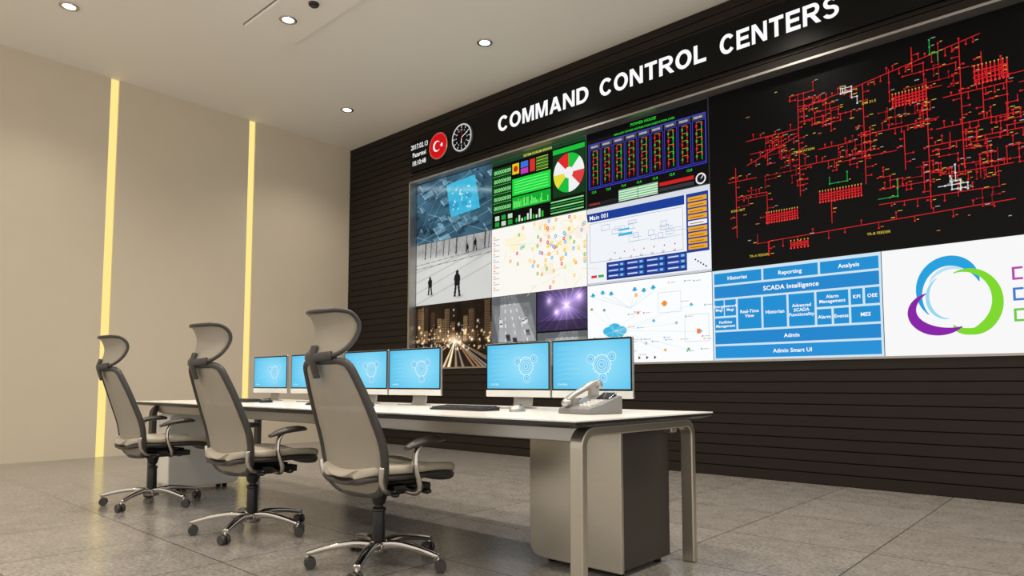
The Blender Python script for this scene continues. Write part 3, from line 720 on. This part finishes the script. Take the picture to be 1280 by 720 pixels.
m=MB();m.extr([(-.11,0),(.11,0),(.11,.012),(.105,.028),(.02,.05),(-.085,.088),(-.105,.088),(-.11,.08)][::-1],'x',-.11,.12)
ob=m.obj('base',M_grey,e,bevel=.006)
ob.rotation_euler=(0,0,math.pi)
def pz(y): return .030+.058*(y+.10)/.2
m=MB()
for r in range(4):
    for k in range(3):
        xx=.005+k*.028;yy=-.075+r*.024;m.box(xx,xx+.02,yy,yy+.016,pz(yy)-.006,pz(yy)+.010)
m.obj('keypad',M_white,e,bevel=.002)
m=MB();y0_,y1_=.035,.085;m.add([(.0,y0_,pz(y0_)+.004),(.095,y0_,pz(y0_)+.004),(.095,y1_,pz(y1_)+.02),(0,y1_,pz(y1_)+.02),(.0,y0_,pz(y0_)-.01),(.095,y0_,pz(y0_)-.01),(.095,y1_,pz(y1_)-.02),(0,y1_,pz(y1_)-.02)],[(0,1,2,3),(0,4,5,1),(1,5,6,2),(2,6,7,3),(3,7,4,0),(4,7,6,5)]);m.obj('display',M_gloss,e,bevel=.002)
m=MB();hx=-.065
P=smooth_path([(hx,-.10,.062),(hx,-.06,.088),(hx,0,.115),(hx,.06,.145),(hx,.10,.155)],5)
m.tube(P,.011,.020,up=(0,0,1),n=14,boxy=True);m.ell((hx,-.095,.052),(.026,.03,.022));m.ell((hx,.10,.142),(.026,.03,.026));m.box(hx-.014,hx+.014,-.09,-.03,.03,.075);m.box(hx-.014,hx+.014,.05,.10,.06,.135)
m.obj('handset',M_silver,e)
m=MB();m.tube([(hx-.05-.03*math.sin(t*.1)+.007*math.cos(t*1.9),-.08+t*.0035,.012+.006*math.sin(t*1.9)) for t in range(50)],.002,n=6);m.obj('coiled_cord',M_dark,e)

# ------------------------------------------------------------ chairs
def interp(tab,s):
    x=s*(len(tab)-1);i=min(int(x),len(tab)-2);t=x-i
    p0=tab[max(i-1,0)];p1=tab[i];p2=tab[i+1];p3=tab[min(i+2,len(tab)-1)]
    return [0.5*((2*b_)+(c_-a_)*t+(2*a_-5*b_+4*c_-d_)*t*t+(3*b_-a_-3*c_+d_)*t**3) for a_,b_,c_,d_ in zip(p0,p1,p2,p3)]
BT=[(.375,-.150,.10),(.385,-.165,.175),(.43,-.190,.225),(.52,-.205,.250),(.62,-.225,.255),(.73,-.262,.245),(.84,-.300,.228),(.92,-.328,.208),(.975,-.347,.190),(1.0,-.353,.165),(1.01,-.355,.12)]
HT=[(1.022,-.388,.08),(1.028,-.386,.125),(1.055,-.374,.155),(1.10,-.354,.170),(1.15,-.347,.178),(1.195,-.358,.176),(1.228,-.378,.160),(1.24,-.390,.12)]
def fb(s,t):
    z,y,hw=interp(BT,s);return Vector((t*hw,y+.055*t*t*(hw/.25),z))
def fh(s,t):
    z,y,hw=interp(HT,s);u=t*hw/.18;return Vector((t*hw,y+.095*u*u,z+.022*u*u*(1-.6*s)))
def outline(f,n=40,m_=10):
    return [f(i/n,1) for i in range(n+1)]+[f(1,1-2*i/m_) for i in range(1,m_)]+[f(1-i/n,-1) for i in range(n+1)]+[f(0,-1+2*i/m_) for i in range(1,m_)]
ST=[(-.225,.455,.11),(-.215,.470,.18),(-.16,.480,.225),(-.06,.478,.245),(.07,.476,.25),(.19,.476,.245),(.29,.466,.23),(.335,.446,.19),(.35,.430,.12)]
def seatf(s,t):
    y,z,hw=interp(ST,s);return Vector((t*hw,y,z+.018*t*t))
def build_chair():
    parts=[]
    m=MB();m.grid(lambda u,v:fb(v,2*u-1),16,30);parts.append(('back_mesh',m.mesh('back_mesh',[M_fab]),dict(solid=.006)))
    m=MB();m.tube(outline(fb),.020,.019,closed=True,up=(0,1,0),n=10)
    parts.append(('back_frame',m.mesh('back_frame',[M_dark]),{}))
    m=MB();m.grid(lambda u,v:fh(v,2*u-1),14,16);parts.append(('headrest_mesh',m.mesh('headrest_mesh',[M_fab]),dict(solid=.006)))
    m=MB();m.tube(outline(fh,24,8),.010,.011,closed=True,up=(0,1,0),n=10);m.tube(smooth_path([(0,-.365,.93),(0,-.385,.99),(0,-.392,1.03),(0,-.378,1.08)],5),.010,.028,up=(0,1,0),n=12)
    m.tube([fh(.10,t/8)+Vector((0,-.004,0)) for t in range(-8,9)],.009,.022,up=(0,1,0),n=10)
    parts.append(('headrest_frame',m.mesh('headrest_frame',[M_dark]),{}))
    m=MB();m.grid(lambda u,v:seatf(v,2*u-1),16,24);parts.append(('seat',m.mesh('seat',[M_seat]),dict(solid=.04,soff=0,subd=1)))
    m=MB();m.grid(lambda u,v:seatf(.03+.95*v,(2*u-1)*.99)+Vector((0,0,-.036)),14,20);parts.append(('seat_pan',m.mesh('seat_pan',[M_dark]),dict(solid=.028,subd=1)))
    m=MB();m.box(-.10,.10,-.13,.15,.375,.42);m.box(-.05,.05,.15,.21,.385,.41);m.box(-.16,.16,-.03,.05,.385,.41);m.box(-.14,-.06,-.10,.22,.36,.40);m.box(.06,.14,-.10,.22,.36,.40)
    m.cyl((.10,.08,.385),(.23,.10,.38),.010);m.ell((.245,.10,.38),(.035,.022,.014));m.cyl((.1,-.05,.385),(.2,-.06,.375),.009);m.ell((.21,-.06,.375),(.026,.02,.013))
    m.cyl((0,0,.12),(0,0,.27),.033,.030);m.cyl((0,0,.25),(0,0,.38),.022,.022);m.cyl((0,0,.265),(0,0,.285),.036,.034);m.cyl((0,0,.30),(0,0,.375),.03,.05)
    parts.append(('tilt_mechanism',m.mesh('tilt_mechanism',[M_black]),dict(bevel=.006)))
    m=MB();m.cyl((0,0,.065),(0,0,.125),.05,.042,n=28)
    cs=MB()
    for k in range(5):
        a=math.radians(20+72*k);ca,sa=math.cos(a),math.sin(a)
        P=smooth_path([(.03*ca,.03*sa,.10),(.12*ca,.12*sa,.112),(.23*ca,.23*sa,.100),(.345*ca,.345*sa,.074)],4)
        m.tube(P,lambda t:.020-.009*t,lambda t:.026-.010*t,up=(0,0,1),n=12,boxy=True)
        x,y=.34*ca,.34*sa;b_=a+.6+k*.9;cb,sb=math.cos(b_),math.sin(b_)
        m.cyl((x,y,.045),(x,y,.075),.008)
        cxx,cyy=x+.012*cb,y+.012*sb
        for sgn in(-1,1):
            px,py=cxx-sb*sgn*.006,cyy+cb*sgn*.006;qx,qy=cxx-sb*sgn*.026,cyy+cb*sgn*.026
            cs.cyl((px,py,.029),(qx,qy,.029),.029,.027,n=20)
        cs.ell((cxx,cyy,.040),(.020,.020,.020),nu=12,nv=8)
    for sx in(-1,1):
        m.tube(smooth_path([(sx*.09,.04,.39),(sx*.17,-.04,.387),(sx*.22,-.12,.40),(sx*.245,-.165,.45),(sx*.258,-.172,.52)],5),.013,.016,up=(0,1,.3),n=10)
        m.tube(smooth_path([(sx*.12,.05,.39),(sx*.22,.05,.378),(sx*.282,.03,.415),(sx*.292,-.005,.50),(sx*.286,.0,.57),(sx*.28,.03,.612)],5),.012,.020,up=(0,1,0),n=10)
    parts.append(('chrome_base',m.mesh('chrome_base',[M_chrome]),{}));parts.append(('casters',cs.mesh('casters',[M_dark]),{}))
    m=MB()
    for sx in(-1,1):
        def fa(t): return .019*math.sin(math.pi*min(.93,max(.07,t)))**.4
        def fb_(t): return .046*math.sin(math.pi*min(.94,max(.06,t)))**.45
        m.tube(smooth_path([(sx*.275,-.05,.596),(sx*.28,.01,.618),(sx*.283,.08,.630),(sx*.275,.15,.632),(sx*.265,.185,.626)],5),fa,fb_,up=(0,0,1),n=16)
    parts.append(('arm_pads',m.mesh('arm_pads',[M_dark]),{}))
    return parts
CP=build_chair()
for i,(x,y,rz) in enumerate([(-2.79,2.10,-.02),(-3.98,2.04,.02),(-5.46,2.0,-.03)]):
    e=empty('office_chair' if i==0 else 'office_chair.%03d'%i,(x,y,0),rz)
    for nm,me,k in CP:
        o=bpy.data.objects.new(nm,me);link(o,e);addmods(o,**k)

# ------------------------------------------------------------ world + camera
wd=bpy.data.worlds.new('World');scn.world=wd;wd.use_nodes=True
bg=wd.node_tree.nodes['Background'];bg.inputs['Color'].default_value=(1,.935,.84,1);bg.inputs['Strength'].default_value=1.05
cd=bpy.data.cameras.new('camera');cam=bpy.data.objects.new('camera',cd);link(cam)
cd.sensor_width=36;cd.lens=840/1280*36;cd.shift_y=62/1280;cd.clip_start=.05
cam.location=(0,0,.9);cam.rotation_euler=(math.radians(90+3.976),0,math.radians(42))
scn.camera=cam
